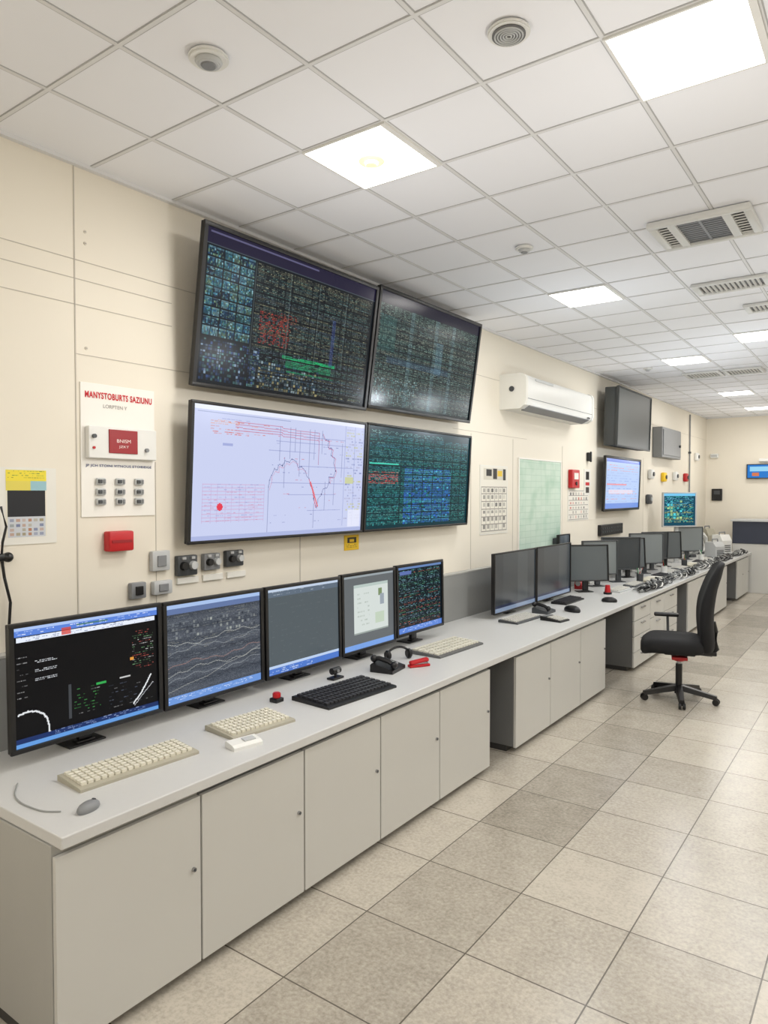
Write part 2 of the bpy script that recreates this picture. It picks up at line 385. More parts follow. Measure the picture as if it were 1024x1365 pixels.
u.box((0.031,7.25,TOP+0.366),(0.062,12.3,0.012),1,bev=0.002)
u.obj('trim_3',['panel','endp'],kind='structure')
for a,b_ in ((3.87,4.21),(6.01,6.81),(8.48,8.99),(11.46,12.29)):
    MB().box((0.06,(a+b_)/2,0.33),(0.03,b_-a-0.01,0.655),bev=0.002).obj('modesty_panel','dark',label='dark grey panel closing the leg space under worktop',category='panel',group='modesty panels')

# ---------------------------------------------------------------- displays
def display(name,yc,w,h,front_x,z0,cv=None,base='stand',tilt=0,roll=0,rotz=90,bez=0.018,th=0.045,label='',cat='monitor',group=None,bm_='black',off='offs2',scr='screen',bx=None,x=None,thick=False):
    zb=TOP if base=='stand' else z0
    r=root(name,(front_x if x is None else x,yc,zb),label,cat,rotz,group)
    dz=z0-zb
    rot=(R(tilt),R(-roll),0)
    fr=MB()
    fr.box((0,-0.002,bez/2),(w,0.016,bez),bev=0.003).box((0,-0.002,h-bez/2),(w,0.016,bez),bev=0.003)
    fr.box((-w/2+bez/2,-0.002,h/2),(bez,0.016,h-2*bez+0.004)).box((w/2-bez/2,-0.002,h/2),(bez,0.016,h-2*bez+0.004))
    fr.obj('bezel',bm_,r,loc=(0,0,dz),rot=rot,smooth=True)
    hb=MB().box((0,0.006+0.009,h/2),(w-0.004,0.018,h-0.004),bev=0.004)
    if thick: hb.box((0,0.02+(th-0.02)/2,h/2),(w-.02,th-0.018,h-.02),bev=0.01)
    else: hb.box((0,0.024+(th-0.02)/2,h/2),(w*0.72,th-0.018,h*0.7),bev=0.01)
    hb.obj('housing',bm_,r,loc=(0,0,dz),rot=rot,smooth=True)
    if cv is None:
        MB().box((0,0.002,h/2),(w-2*bez+0.002,0.004,h-2*bez+0.002)).obj('screen',off,r,loc=(0,0,dz),rot=rot)
    else:
        s=cv.mesh('screen',w-2*bez,h-2*bez,scr,r)
        s.matrix_local=Matrix.Translation((0,0,dz))@Euler(rot).to_matrix().to_4x4()@Matrix.Translation((0,-0.0005,bez))
    if base=='stand':
        MB().box((0,th+0.02,(dz+h*0.4)/2+0.012),(0.06,0.028,dz+h*0.4-0.012),bev=0.006).obj('stand_neck',bm_,r,smooth=True)
        MB().box((0,th+0.045,0.004),(0.16,0.11,0.008),bev=0.003).box((0,th+0.02,0.012),(0.08,0.04,0.010),bev=0.004).obj('stand_base',bm_,r,smooth=True)
    elif base=='wall':
        d=(front_x if bx is None else bx)
        dd=d-th
        if dd>0.004:
            MB().box((0,d-0.006,h/2),(min(0.4,w*0.5),0.012,h*0.45)).box((-0.1,th+dd/2,h/2),(0.04,dd,h*0.4)).box((0.1,th+dd/2,h/2),(0.04,dd,h*0.4)).obj('wall_bracket','dgrey',r)
    return r

# --- content drawings
c1=Cv(320,176,(12,18,24))
c1.rect(0,0,1,.10,(30,26,50)); c1.rect(.02,.015,.6,.026,(150,150,190),.5); c1.rect(0,.095,1,.103,(90,110,110),.6)
c1.rows(.25,.12,.98,.98,2,[(190,192,155),(140,178,165),(125,145,160),(160,160,130),(90,140,130)],.85,1,(.25,.78),(1,5))
c1.rows(.25,.123,.98,.98,2,[(80,110,120),(110,110,80),(60,90,90)],.7,1,(.15,.45),(2,9))
for q in range(19): xx=.25+.04*q; c1.rect(xx,.12,xx+.005,.98,(8,12,18),.7)
for q in range(12): c1.rect(.25,.17+.07*q,.98,.178+.07*q,(8,12,18),.7)
TH=[(80,150,175),(50,115,135),(140,185,195),(30,70,110),(55,105,95),(20,50,70),(24,36,56),(110,140,110)]
for i in range(6):
    for j in range(9):
        x0=.012+i*.039; y0=.115+j*.064
        c1.rect(x0,y0,x0+.034,y0+.054,TH[rng.randint(8)],.5); c1.blocks(x0,y0,x0+.034,y0+.054,6,5,TH,.75,.1)
        c1.rect(x0,y0,x0+.034,y0+.008,(130,170,180),.4)
c1.blocks(.012,.70,.30,.98,26,14,[(50,75,125),(130,155,180),(26,50,80),(80,130,130),(14,20,30)],.85,.2)
c1.blocks(.30,.78,.66,.98,26,9,[(40,65,95),(140,160,170),(30,60,80),(160,150,105),(14,20,30)],.75,.3)
c1.rows(.29,.44,.46,.66,2,[(215,60,50),(190,80,60)],.6,1,(.4,.9),(1,3)); c1.rows(.40,.42,.5,.5,2,[(190,80,60)],.4,1,(.3,.8),(1,3))
c1.rows(.43,.715,.76,.735,1,[(30,170,105)],.9,1,(.6,1),(4,14)); c1.rows(.45,.745,.74,.80,1,[(25,130,85),(50,170,115)],.85,1,(.4,.85),(2,10)); c1.rows(.46,.82,.76,.835,1,[(40,150,100)],.9,1,(.4,.8),(4,10))
c1.rect(.72,.36,.74,.72,(60,80,160),.4)
for q in (.247,.44,.62,.80): c1.rect(q,.12,q+.003,.74,(120,140,140),.5)
c2=Cv(290,176,(18,28,32))
c2.rows(.01,.10,.99,.98,2,[(165,190,172),(125,155,140),(165,170,150),(110,145,145)],.85,1,(.3,.8),(1,5))
c2.rows(.01,.106,.99,.98,2,[(70,115,100),(90,115,120)],.7,1,(.2,.5),(2,8))
c2.rect(0,0,1,.10,(26,24,40))
for q in np.linspace(.0,.97,26): c2.rect(q,.1,q+.005,.98,(14,22,26),.7)
for q in (.28,.52,.7): c2.rect(q,.1,q+.035,.98,(150,190,200),.22)
for q in range(13): c2.rect(0,.17+.063*q,1,.178+.063*q,(14,24,28),.75)
c2.rect(.1,.55,.7,.60,(80,110,150),.3); c2.rect(.02,.2,.16,.5,(50,120,115),.25); c2.rect(.55,.3,.62,.62,(140,190,220),.25); c2.blocks(.02,.72,.4,.96,22,12,[(60,110,110),(130,160,160),(16,24,28)],.6,.3)
c3=Cv(300,152,(198,205,236))
c3.rect(0,0,1,.035,(228,232,246)); c3.rect(.02,.045,.5,.052,(160,170,208)); c3.rows(.08,.09,.4,.2,3,[(230,150,120),(210,120,110),(150,160,210)],.5,1,(.3,.8),(2,6))
c3.rows(.09,.10,.24,.13,2,[(240,160,110)],.8); c3.rows(.09,.19,.27,.21,2,[(210,110,110)],.7); c3.rect(.14,.27,.19,.29,(150,160,210),.8)
for q in range(4): c3.line([(.20,.10+.022*q),(.45,.105+.022*q),(.46,.115+.022*q),(.68,.125+.022*q)],(190,90,120),1,.5)
dk=(108,116,162)
tr=[(.385,.60),(.39,.54),(.40,.50),(.415,.45),(.43,.46),(.44,.41),(.46,.42),(.475,.38),(.50,.39),(.515,.36),(.54,.38),(.555,.43),(.575,.42),(.60,.46),(.61,.50),(.625,.52),(.635,.58),(.65,.62),(.66,.70),(.68,.78),(.69,.70),(.71,.66),(.72,.61),(.745,.60),(.76,.55),(.755,.50),(.785,.50),(.80,.45),(.785,.38),(.79,.33),(.765,.31),(.77,.25),(.74,.24),(.745,.18),(.715,.17),(.70,.12)]
c3.line(tr,dk,1,.8)
c3.line([(a_+.006+.006*math.sin(i*2.1),b_+.02) for i,(a_,b_) in enumerate(tr[:14])],(200,120,150),1,.4)
c3.line([(a_+.008,b_+.01) for a_,b_ in tr[-12:]],(200,90,120),1,.5)
for xx,a,b_ in ((.385,.60,1.0),(.44,.1,.38),(.50,.1,.36),(.53,.1,.3),(.56,.12,.5),(.62,.1,.5),(.65,.1,.35),(.66,.74,.95),(.70,.1,.3),(.79,.5,.75),(.73,.55,.8),(.47,.35,.6),(.84,.2,.5)): c3.line([(xx,a),(xx,b_)],dk,1,.55)
for yy,a,b_ in ((.56,.40,.86),(.22,.42,.9),(.42,.56,.92),(.30,.38,.66),(.66,.5,.8),(.8,.62,.84),(.17,.6,.86)): c3.line([(a,yy),(b_,yy)],(130,138,190),1,.5)
c3.line([(.68,.12),(.68,.4)],(160,80,120),1,.6); c3.line([(.625,.53),(.645,.60),(.66,.68),(.675,.77)],(228,66,80),1,.9); c3.line([(.635,.55),(.685,.76)],(228,90,96),2,.6)
for q in tr[::3]: c3.rect(q[0]-.003,q[1]-.006,q[0]+.003,q[1]+.007,(90,90,134))
for q in range(11): c3.line([(.05,.58+.028*q),(.36,.58+.028*q)],(206,156,190),1,.5)
for q in (.05,.09,.12,.16,.19,.23,.26,.31,.36): c3.line([(q,.58),(q,.87)],(190,170,210),1,.5)
c3.rows(.06,.58,.35,.87,3,[(200,120,150),(130,140,195)],.35,1,(.2,.5),(2,5)); c3.rows(.4,.12,.85,.9,9,[(120,128,180),(200,120,140)],.12,1,(.3,.7),(2,5))
for a in range(-5,6):
    for bb in range(-5,6):
        if a*a+bb*bb<=18: c3.a[int(.755*152)+bb,int(.135*300)+a]=np.array((225,60,80))/255
for q in (.86,.93): c3.rect(q,.03,q+.003,.95,(140,150,200),.7)
c3.rows(.87,.06,.99,.9,4,[(120,130,180),(170,170,200),(190,190,120)],.5,2,(.3,.8),(2,5)); c3.rect(.87,.5,.93,.56,(200,205,160)); c3.rect(.9,.8,.99,.96,(230,232,248),.8)
c3.rect(0,.965,1,1,(170,180,220))
c4=Cv(290,164,(10,52,60))
c4.rows(.02,.08,.98,.97,2,[(60,190,175),(80,170,190),(50,150,140),(120,195,185)],.8,1,(.3,.8),(1,5))
c4.rows(.33,.40,.80,.97,2,[(60,120,235),(90,175,230),(50,110,210)],.9,1,(.45,.95),(2,7))
c4.blocks(.33,.40,.80,.97,22,26,[(50,110,220),(80,180,215),(40,90,180),(30,150,140),(14,50,70)],.35,.25)
c4.blocks(.02,.58,.28,.97,18,20,[(50,150,150),(40,110,120),(14,50,60)],.5,.3)
c4.rows(.02,.44,.27,.56,2,[(235,60,60),(220,90,80)],.8,1,(.5,1),(1,5)); c4.rect(.02,.355,.27,.366,(70,210,185)); c4.rect(.3,.37,.8,.38,(70,120,230),.8)
for q in (.0,.285,.40,.5,.6,.71,.81,.9): c4.rect(q,.06,q+.007,.97,(6,28,36),.8)
for q in range(11): c4.rect(0,.14+.078*q,1,.149+.078*q,(6,30,38),.7)
c4.rows(.03,.04,.7,.075,2,[(150,210,205)],.6); c4.rect(0,0,1,.03,(20,50,60))
m1=Cv(210,146,(3,4,6))
m1.rect(0,0,1,.03,(170,195,240)); m1.rect(0,.03,1,.075,(90,130,215)); m1.rect(.02,.08,.98,.125,(228,235,248)); m1.rect(.3,.055,.36,.115,(215,70,60),.8); m1.rect(.4,.04,.62,.055,(60,110,60),.6)
m1.rows(.02,.035,.95,.075,3,[(240,245,255)],.4,1); m1.rows(.05,.085,.95,.12,2,[(120,130,160)],.4,1)
m1.rows(.80,.20,.97,.56,3,[(190,90,80),(210,210,210),(120,170,120)],.55,1,(.4,.95),(1,4)); m1.rows(.02,.25,.09,.6,7,[(200,200,200)],.7,1)
for q in (.3,.375,.45): m1.rows(.13,q,.27,q+.02,2,[(215,220,225)],.9,1,(.7,1)); 
m1.rect(.34,.56,.355,.86,(90,95,100),.7); m1.rows(.38,.62,.56,.85,4,[(170,170,170),(80,180,90)],.4,1); m1.rect(.53,.6,.6,.625,(50,170,80)); m1.rect(.7,.6,.78,.615,(200,200,200)); m1.rect(.78,.44,.81,.465,(220,150,60)); m1.rows(.62,.66,.97,.9,5,[(80,90,110),(130,130,130)],.3,1)
m1.line([(.02,.72),(.08,.705),(.13,.72),(.17,.75),(.195,.80),(.205,.86),(.21,.92)],(225,228,230),2); m1.line([(.80,.88),(.86,.80),(.94,.64)],(225,228,230),2); m1.line([(.81,.9),(.96,.72)],(200,202,206),1)
m1.rect(0,.925,1,.965,(30,50,100)); m1.rect(0,.965,1,1,(100,155,220)); m1.rows(.25,.93,.9,.96,2,[(160,180,220)],.4)
m2=Cv(190,144,(72,78,88))
for j in range(144): m2.a[j]+=rng.normal(0,.035,190)[:,None]+.03*math.sin(j*.31)
m2.rows(.02,.12,.98,.90,2,[(150,158,160),(110,118,126),(60,66,74),(170,168,150)],.5,1,(.15,.5),(2,9))
m2.blocks(.05,.18,.95,.36,26,4,[(160,165,160),(50,56,66),(120,126,130)],.5,.4)
for q in range(7):
    ph=rng.uniform(0,6); yb=.42+.07*q; cc=[(190,192,185),(150,156,160),(46,50,60),(170,130,120)][q%4]
    m2.line([(t,yb+.02*math.sin(9*t+ph)+.012*math.sin(31*t+ph)-.05*t) for t in np.linspace(0,1,50)],cc,1,.6)
m2.line([(0,.88),(.2,.83),(.4,.80),(.6,.72),(.8,.68),(1,.60)],(200,200,190),1,.5)
m2.rect(0,0,1,.04,(165,190,230)); m2.rect(0,.04,1,.10,(96,116,160)); m2.rect(0,.925,1,1,(110,150,215)); m2.rows(.02,.94,.9,.98,2,[(220,230,250)],.5)
m3=Cv(120,96,(82,91,96)); m3.rect(0,0,1,.03,(190,205,225)); m3.rect(0,.03,1,.09,(92,106,122)); m3.rows(.04,.04,.8,.08,3,[(160,170,180)],.4); m3.rect(0,.93,1,1,(80,120,200)); m3.rect(0,.9,1,.93,(185,205,235)); m3.rows(.02,.94,.6,.99,2,[(220,230,245)],.5)
m3.rows(.03,.12,.97,.88,6,[(100,110,112)],.3,1,(.2,.5))
m4=Cv(120,100,(98,103,106)); m4.rect(0,0,1,.03,(150,160,165)); m4.rect(.2,.13,.88,.80,(208,216,212)); m4.rect(.2,.13,.88,.17,(180,195,190)); m4.rows(.27,.25,.5,.7,6,[(170,180,172)],.5,2,(.4,.8)); m4.rect(.68,.22,.76,.32,(120,140,100)); m4.rect(.72,.3,.8,.45,(150,160,170)); m4.rect(.62,.55,.8,.7,(190,205,185)); m4.rect(.2,.78,.88,.80,(150,160,155)); m4.rect(0,.93,1,1,(120,160,225))
m5=Cv(140,110,(12,26,34)); m5.rect(0,0,1,.04,(100,130,180)); m5.rows(.03,.06,.97,.9,2,[(120,190,190),(200,110,90),(150,190,210),(90,160,110)],.6,1,(.3,.9),(1,4))
for q in (.0,.2,.42,.62,.8): m5.rect(q,.05,q+.016,.9,(12,20,28))
m5.rect(.05,.06,.3,.12,(90,110,170)); m5.rect(0,.92,1,1,(90,130,210)); m5.rows(.1,.93,.9,.98,2,[(220,230,250)],.5)

VG='video wall televisions'
display('wall_television',2.925,1.385,0.775,0.10,2.225,c1,'wall',8.2,.4,label='large tilted wall television showing dense dark surveillance mosaic',cat='television',bez=.022,th=.06,group=VG)
display('wall_television',4.31,1.35,0.775,0.10,2.255,c2,'wall',8.2,.4,label='large tilted wall television filled with grey data rows',cat='television',bez=.022,th=.06,group=VG)
display('wall_television',2.905,1.385,0.70,0.085,1.452,c3,'wall',3.3,0,label='large wall television with pale lavender route diagram',cat='television',bez=.016,th=.05,group=VG)
display('wall_television',4.29,1.365,0.705,0.085,1.452,c4,'wall',3.3,0,label='large wall television with dark teal data table',cat='television',bez=.016,th=.05,group=VG)
G='monitors on the worktop'
display('desk_monitor',1.585,0.65,0.475,0.29,0.755,m1,label='black monitor with black status screen and blue toolbar',group=G,tilt=-1)
display('desk_monitor',2.22,0.60,0.475,0.29,0.752,m2,label='black monitor showing grey detailed landscape image',group=G,tilt=-1)
display('desk_monitor',2.835,0.60,0.475,0.29,0.752,m3,label='black monitor with plain slate grey desktop',group=G,tilt=-1)
display('desk_monitor',3.415,0.54,0.475,0.29,0.758,m4,label='black monitor with pale window open on grey',group=G,tilt=-1)
display('desk_monitor',3.985,0.575,0.465,0.29,0.775,m5,label='black monitor with coloured text columns on dark screen',group=G,tilt=-1)
def offc(seed=0,blue=True):  # reflection gradient and upright bands are painted into the dark screen picture
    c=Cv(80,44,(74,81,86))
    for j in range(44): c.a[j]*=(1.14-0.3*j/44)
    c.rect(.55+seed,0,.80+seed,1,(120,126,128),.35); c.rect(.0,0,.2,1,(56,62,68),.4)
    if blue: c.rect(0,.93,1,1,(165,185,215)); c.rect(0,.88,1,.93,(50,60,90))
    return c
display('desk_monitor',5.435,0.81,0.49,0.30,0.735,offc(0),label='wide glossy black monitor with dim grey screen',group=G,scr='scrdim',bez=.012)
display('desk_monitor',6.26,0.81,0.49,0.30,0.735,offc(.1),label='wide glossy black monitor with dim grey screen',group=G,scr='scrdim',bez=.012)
for i,(yy,xx,rz,w_,h_) in enumerate([(6.98,.36,44,.46,.37),(7.48,.32,54,.44,.37),(7.98,.38,42,.46,.37),(8.50,.34,56,.44,.36),(9.02,.38,46,.46,.38),(9.54,.34,58,.44,.36),(10.06,.37,48,.44,.37),(11.35,.36,44,.46,.37)]):
    display('desk_monitor',yy,w_,h_,xx,0.815+.015*(i%3),None,rotz=rz,tilt=-4+3*(i%3),bez=.012,th=.03,label='grey switched-off monitor turned sideways on the worktop',group='switched-off grey monitors',bm_='dgrey' if i%3 else 'black',off=('offs2','offs4','offs3')[i%3])
lit=Cv(70,64,(16,70,90)); lit.rows(.05,.1,.95,.9,2,[(90,230,210),(120,210,240),(230,230,130)],.7,1,(.4,1),(1,4)); lit.blocks(.1,.2,.6,.8,5,6,[(90,220,230),(200,230,150)],.6,.3); lit.rect(0,0,1,.08,(120,200,240))
display('desk_monitor',10.75,0.56,0.50,0.36,1.22,lit,rotz=50,label='raised monitor on tall stand with bright teal screen',group=G,bm_='lgrey')
display('wall_television',8.90,1.36,0.70,0.25,2.25,None,'wall',1.5,0,label='switched-off dark grey wall television on a bracket',cat='television',bm_='tvgrey',off='offtv',th=.16,bez=.02,thick=True)
c6=Cv(130,76,(176,200,240)); c6.rect(0,0,1,.06,(90,120,210)); c6.rows(.05,.12,.95,.9,4,[(120,150,220),(224,140,150),(150,170,220)],.55,1,(.3,.9),(3,9)); c6.rect(.05,.5,.6,.53,(230,140,150)); c6.rect(.1,.62,.8,.7,(236,220,230),.7); c6.rect(0,.9,1,1,(110,145,220))
display('wall_television',8.93,1.42,0.66,0.10,1.49,c6,'wall',2,0,label='wall television glowing pale blue with lines of text',cat='television',bez=.03,th=.05)

# ---------------------------------------------------------------- wall air conditioner
r=root('wall_air_conditioner',(0,6.58,2.45),'long white split air conditioner mounted on the wall','air conditioner')
prof=[(0,0),(-.19,0),(-.235,.03),(-.25,.07),(-.25,.25),(-.235,.285),(-.20,.30),(0,.30)]
MB().prism(prof,-.82,.82).obj('body','white',r,smooth=True,angle=30)
for s_ in (-1,1):
    p2=[(a*1.02,(z-.15)*1.03+.15) for a,z in prof]
    MB().prism(p2,s_*.82,s_*.86).obj('end_cap','white' if s_>0 else 'paper',r,smooth=True,angle=30)
MB().box((0,-.20,.008),(1.5,.09,.012),bev=.004,rot=(-.4,0,0)).obj('air_louvre','grey',r)
MB().box((0,-.252,.085),(1.62,.004,.004)).obj('panel_seam','grey',r)
MB().cyl((-.862,-.12,.17),(-.868,-.12,.17),.024,seg=20).obj('round_badge','dgrey',r)
MB().box((-.45,-.252,.262),(.4,.004,.02)).obj('nameplate','lgrey',r)
MB().box((.72,-.25,.04),(.06,.006,.018)).obj('indicator_window','dgrey',r)

# ---------------------------------------------------------------- alarm notice board
r=root('alarm_notice_board',(0,1.905,1.60),'white notice board with red heading and red display unit','sign')
MB().box((0,-.003,.29),(.375,.006,.585),bev=.001).obj('board','board',r)
text('MANYSTOBURTS SAZIUNU',.34,.029,'txtr',r,(0.003,-.0075,.532),bold=.032)
text('LORPTEN Y',.12,.016,'txtg',r,(-.02,-.0075,.487))
MB().box((.005,-.02,.325),(.345,.03,.14),bev=.004).obj('display_unit','white',r)
MB().box((-.0,-.037,.332),(.145,.006,.105),bev=.002).obj('red_display','redd',r)
text('BNISM',.07,.015,'txtw',r,(.0,-.0405,.335)); text('JZKT',.05,.013,'txtw',r,(.0,-.0405,.308))
MB().cyl((0,0,0),(0,-.012,0),.009,seg=16).obj('push_button','dgrey',r,loc=(-.145,-.035,.35))
MB().cyl((0,0,0),(0,-.012,0),.009,seg=16).obj('push_button','grey',r,loc=(.12,-.035,.30))
MB().cyl((0,0,0),(0,-.006,0),.006,seg=12).obj('indicator_lamp','red',r,loc=(-.145,-.035,.30))
text('JP JCH STOINI VITNOUS ETOIEIEIGE',.335,.014,'txtb',r,(0,-.0075,.222),bold=.02)
for zz in (1.754,1.708,1.664):
    for yy in (1.805,1.902,2.0):
        r=root('key_switch',(0.0065,yy,zz),'small grey metal key switch on the notice board','switch',90,'key switches in three rows')
        MB().box((0,-.007,0),(.044,.014,.030),bev=.004).obj('switch_plate','lgrey',r)
        MB().box((-.008,-.017,0),(.018,.010,.016),bev=.002).obj('switch_key','dgrey',r)
        MB().box((.014,-.0155,0),(.01,.004,.018)).obj('switch_label','grey',r)
r=root('alarm_box',(0,1.885,1.487),'red alarm call box fixed to the wall','alarm')
MB().box((0,-.025,0),(.125,.05,.09),bev=.008).obj('housing','red',r,smooth=True)
MB().box((0,-.0515,.0),(.10,.003,.012)).obj('cover_strip','redd',r)
c=Cv(60,92,(226,222,206)); c.rect(0,0,1,.16,(232,214,60)); c.rows(.05,.02,.95,.15,3,[(120,120,40),(70,110,60)],.6,1); c.rect(.6,.16,1,.3,(150,190,200)); c.rect(0,.16,.6,.3,(220,205,90))
c.rect(.04,.30,.96,.70,(18,20,26)); c.rect(.04,.70,.96,1,(196,200,206)); c.blocks(.06,.72,.94,.99,6,4,[(90,100,140),(150,140,110),(110,120,120),(170,120,90)],.9,.35)
r=root('instruction_poster',(0,1.48,1.50),'laminated poster with yellow header and black panel on wall','poster')
MB().box((0,-.002,.15),(.25,.004,.31)).obj('backing_sheet','paper',r); c.mesh('printed_panel',.165,.27,'print',r,(.0,-.005,.025))
c=Cv(24,30,(238,196,30)); c.rect(.15,.15,.85,.55,(40,36,20)); c.rect(.35,.25,.65,.45,(238,196,30)); c.rows(.1,.65,.9,.95,3,[(50,40,20)],.8,1)
r=root('warning_label',(0,3.60,1.335),'yellow warning label with black pictogram below the screens','label')
MB().box((0,-.002,.048),(.15,.004,.098)).obj('label_plate','yellow',r); c.mesh('printed_face',.14,.09,'print',r,(0,-.005,.004))
def socket(yy,zz,w_,h_,m='grey',dual=False,label='grey wall power socket with black insert'):
    r=root('wall_socket',(0,yy,zz),label,'socket',90,'wall sockets under the screens')
    MB().box((0,-.015,0),(w_,.03,h_),bev=.006).obj('socket_box',m,r,smooth=True)
    if dual:
        for q in (-1,1):
            MB().cyl((q*w_*.23,-.03,0),(q*w_*.23,-.05,0),h_*.22,h_*.2,seg=18).obj('plug','black' if q<0 else 'lgrey',r,smooth=True)
            MB().box((q*w_*.23,-.034,h_*.38),(.02,.01,.012)).obj('socket_latch','lgrey',r)
    else:
        MB().box((0,-.033,0),(w_*.5,.008,h_*.55),bev=.003).obj('socket_insert','black' if m!='lgrey' else 'grey',r)
socket(2.265,1.345,.12,.10,'dgrey',True); socket(2.42,1.352,.105,.085,'grey',True); socket(2.575,1.358,.12,.085,'dgrey',True)
socket(2.11,1.38,.10,.095,'lgrey',False,'light grey square wall switch plate'); socket(1.985,1.252,.08,.075,'grey'); socket(2.12,1.252,.105,.065,'lgrey')
r=root('cable_trunking',(0,2.44,1.245),'pale trunking plates under the wall sockets','trunking')
for q in (-.16,.0,.16): MB().box((q,-.006,.025),(.13,.012,.032),bev=.002).obj('trunking_plate','paper',r)
r=root('handset_cord',(0,1.39,1.45),'black handset with cord hanging on the wall','handset')
MB().box((-.03,-.02,0),(.05,.04,.03),bev=.01).sph((.0,-.03,0),.02).obj('handset_cradle','black',r,smooth=True)
MB().tube([(-.02,-.02,0),(-.01,-.02,-.08),(.012,-.02,-.18),(.005,-.02,-.28),(.02,-.02,-.36)],.006).tube([(-.02,-.02,0),(-.02,-.03,.06),(-.005,-.03,.12),(-.02,-.02,.2)],.005).obj('cord','black',r,smooth=True)
def notice(yc,w,z0,h,cvs,label,name='notice_sheet'):
    r=root(name,(0,yc,z0),label,'notice'); MB().box((0,-.002,h/2),(w,.004,h)).obj('paper_sheet','paper',r); cvs.mesh('printed_face',w*.96,h*.97,'print',r,(0,-.005,h*.015)); return r
c=Cv(60,70,(226,222,210)); c.rect(.1,.03,.95,.2,(205,200,185)); c.rect(.2,.04,.4,.14,(35,33,30)); c.rect(.45,.03,.6,.18,(45,42,38)); c.rect(.62,.05,.8,.15,(225,190,50)); c.rect(.84,.03,.94,.2,(40,38,36))
c.blocks(.05,.3,.95,.95,6,6,[(130,128,122),(100,98,95),(165,161,153)],.9,.5)
for q in np.linspace(.3,.97,7): c.line([(.03,q),(.97,q)],(150,146,138))
for q in np.linspace(.03,.97,7): c.line([(q,.3),(q,.97)],(160,156,148))
notice(5.62,.53,1.345,.60,c,'white wall notice with pictograms above a printed grid')
c=Cv(56,44,(228,224,214)); c.blocks(.04,.04,.96,.96,7,6,[(120,118,114),(150,146,140),(190,110,100),(110,110,110)],.85,.5)
for q in np.linspace(.02,.97,7): c.line([(.02,q),(.97,q)],(150,146,138))
notice(7.68,.64,1.40,.34,c,'white printed schedule sheet on the wall')
r=root('fire_alarm_point',(0,7.48,1.86),'red fire alarm panel with white label on wall','alarm')
MB().box((0,-.025,0),(.22,.05,.20),bev=.008).obj('housing','red',r); MB().box((0,-.052,.03),(.12,.004,.07)).obj('alarm_glass','paper',r); MB().cyl((0,-.05,-.05),(0,-.06,-.05),.02).obj('alarm_button','black',r)
r=root('extinguisher_sign',(0,7.95,1.83),'tall black and white safety sign on wall','sign')
c=Cv(20,30,(225,222,214)); c.rect(.2,.05,.8,.4,(40,36,36)); c.rect(.15,.5,.85,.62,(190,40,40)); c.rect(.2,.7,.8,.95,(60,56,54)); MB().box((0,-.003,0),(.2,.006,.30)).obj('sign_plate','paper',r); c.mesh('printed_face',.18,.28,'print',r,(0,-.007,-.14))
r=root('wall_phone',(0,7.95,2.12),'small black wall phone','phone'); MB().box((0,-.02,0),(.06,.04,.10),bev=.01).box((0,-.045,0),(.03,.02,.12),bev=.008).obj('handset','black',r)
# green glazed window
gm=bpy.data.materials.new('green_glass'); gm.use_nodes=True; nt=gm.node_tree; bb=nt.nodes['Principled BSDF']
tc=nt.nodes.new('ShaderNodeTexCoord'); br=nt.nodes.new('ShaderNodeTexBrick'); br.offset=0; br.inputs['Scale'].default_value=1.0
br.inputs['Brick Width'].default_value=.12; br.inputs['Row Height'].default_value=.06; br.inputs['Mortar Size'].default_value=.003
br.inputs['Color1'].default_value=(*lin((204,224,210)),1); br.inputs['Color2'].default_value=(*lin((196,219,204)),1); br.inputs['Mortar'].default_value=(*lin((182,208,193)),1)
mp=nt.nodes.new('ShaderNodeMapping'); mp.inputs['Rotation'].default_value=(R(90),0,0); nt.links.new(tc.outputs['Object'],mp.inputs[0]); nt.links.new(mp.outputs[0],br.inputs['Vector'])
nz=nt.nodes.new('ShaderNodeTexNoise'); nz.inputs['Scale'].default_value=4; nt.links.new(tc.outputs['Object'],nz.inputs['Vector'])
mg=nt.nodes.new('ShaderNodeMix'); mg.data_type='RGBA'; mg.inputs[7].default_value=(*lin((150,192,170)),1)
rm=nt.nodes.new('ShaderNodeMapRange'); rm.inputs['From Min'].default_value=.5; rm.inputs['From Max'].default_value=.85; nt.links.new(nz.outputs['Fac'],rm.inputs[0]); nt.links.new(rm.outputs[0],mg.inputs[0]); nt.links.new(br.outputs['Color'],mg.inputs[6])
nt.links.new(mg.outputs[2],bb.inputs['Base Color']); bb.inputs['Roughness'].default_value=.12
M['gglass']=gm
e=bpy.data.objects.new('window_1',None); COL.objects.link(e); e.location=(0,6.625,1.16); e.rotation_euler=(0,0,R(90)); e['kind']='structure'
MB().box((0,-.006,.435),(1.02,.008,.86)).obj('window_pane','gglass',e)
f=MB(); f.box((0,-.008,.872),(1.04,.014,.012)).box((0,-.008,0),(1.04,.014,.012)).box((-.515,-.008,.435),(.012,.014,.86)).box((.515,-.008,.435),(.012,.014,.86)); f.obj('window_frame','board',e)
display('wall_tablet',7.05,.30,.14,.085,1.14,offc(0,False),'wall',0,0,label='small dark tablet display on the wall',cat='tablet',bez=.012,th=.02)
r=root('wall_keypad',(0,8.75,1.20),'long black keypad strip below the television','keypad'); MB().box((0,-.02,.06),(.85,.04,.13),bev=.006).obj('keypad_body','black',r)
g=MB(); [g.box((-.36+i_*.08,-.043,.06+j_*.04-.02),(.05,.006,.02)) for i_ in range(10) for j_ in range(2)]; g.obj('keypad_buttons','dgrey',r)
r=root('wall_enclosure',(0,11.2,2.23),'grey metal wall enclosure with door','electrical box')
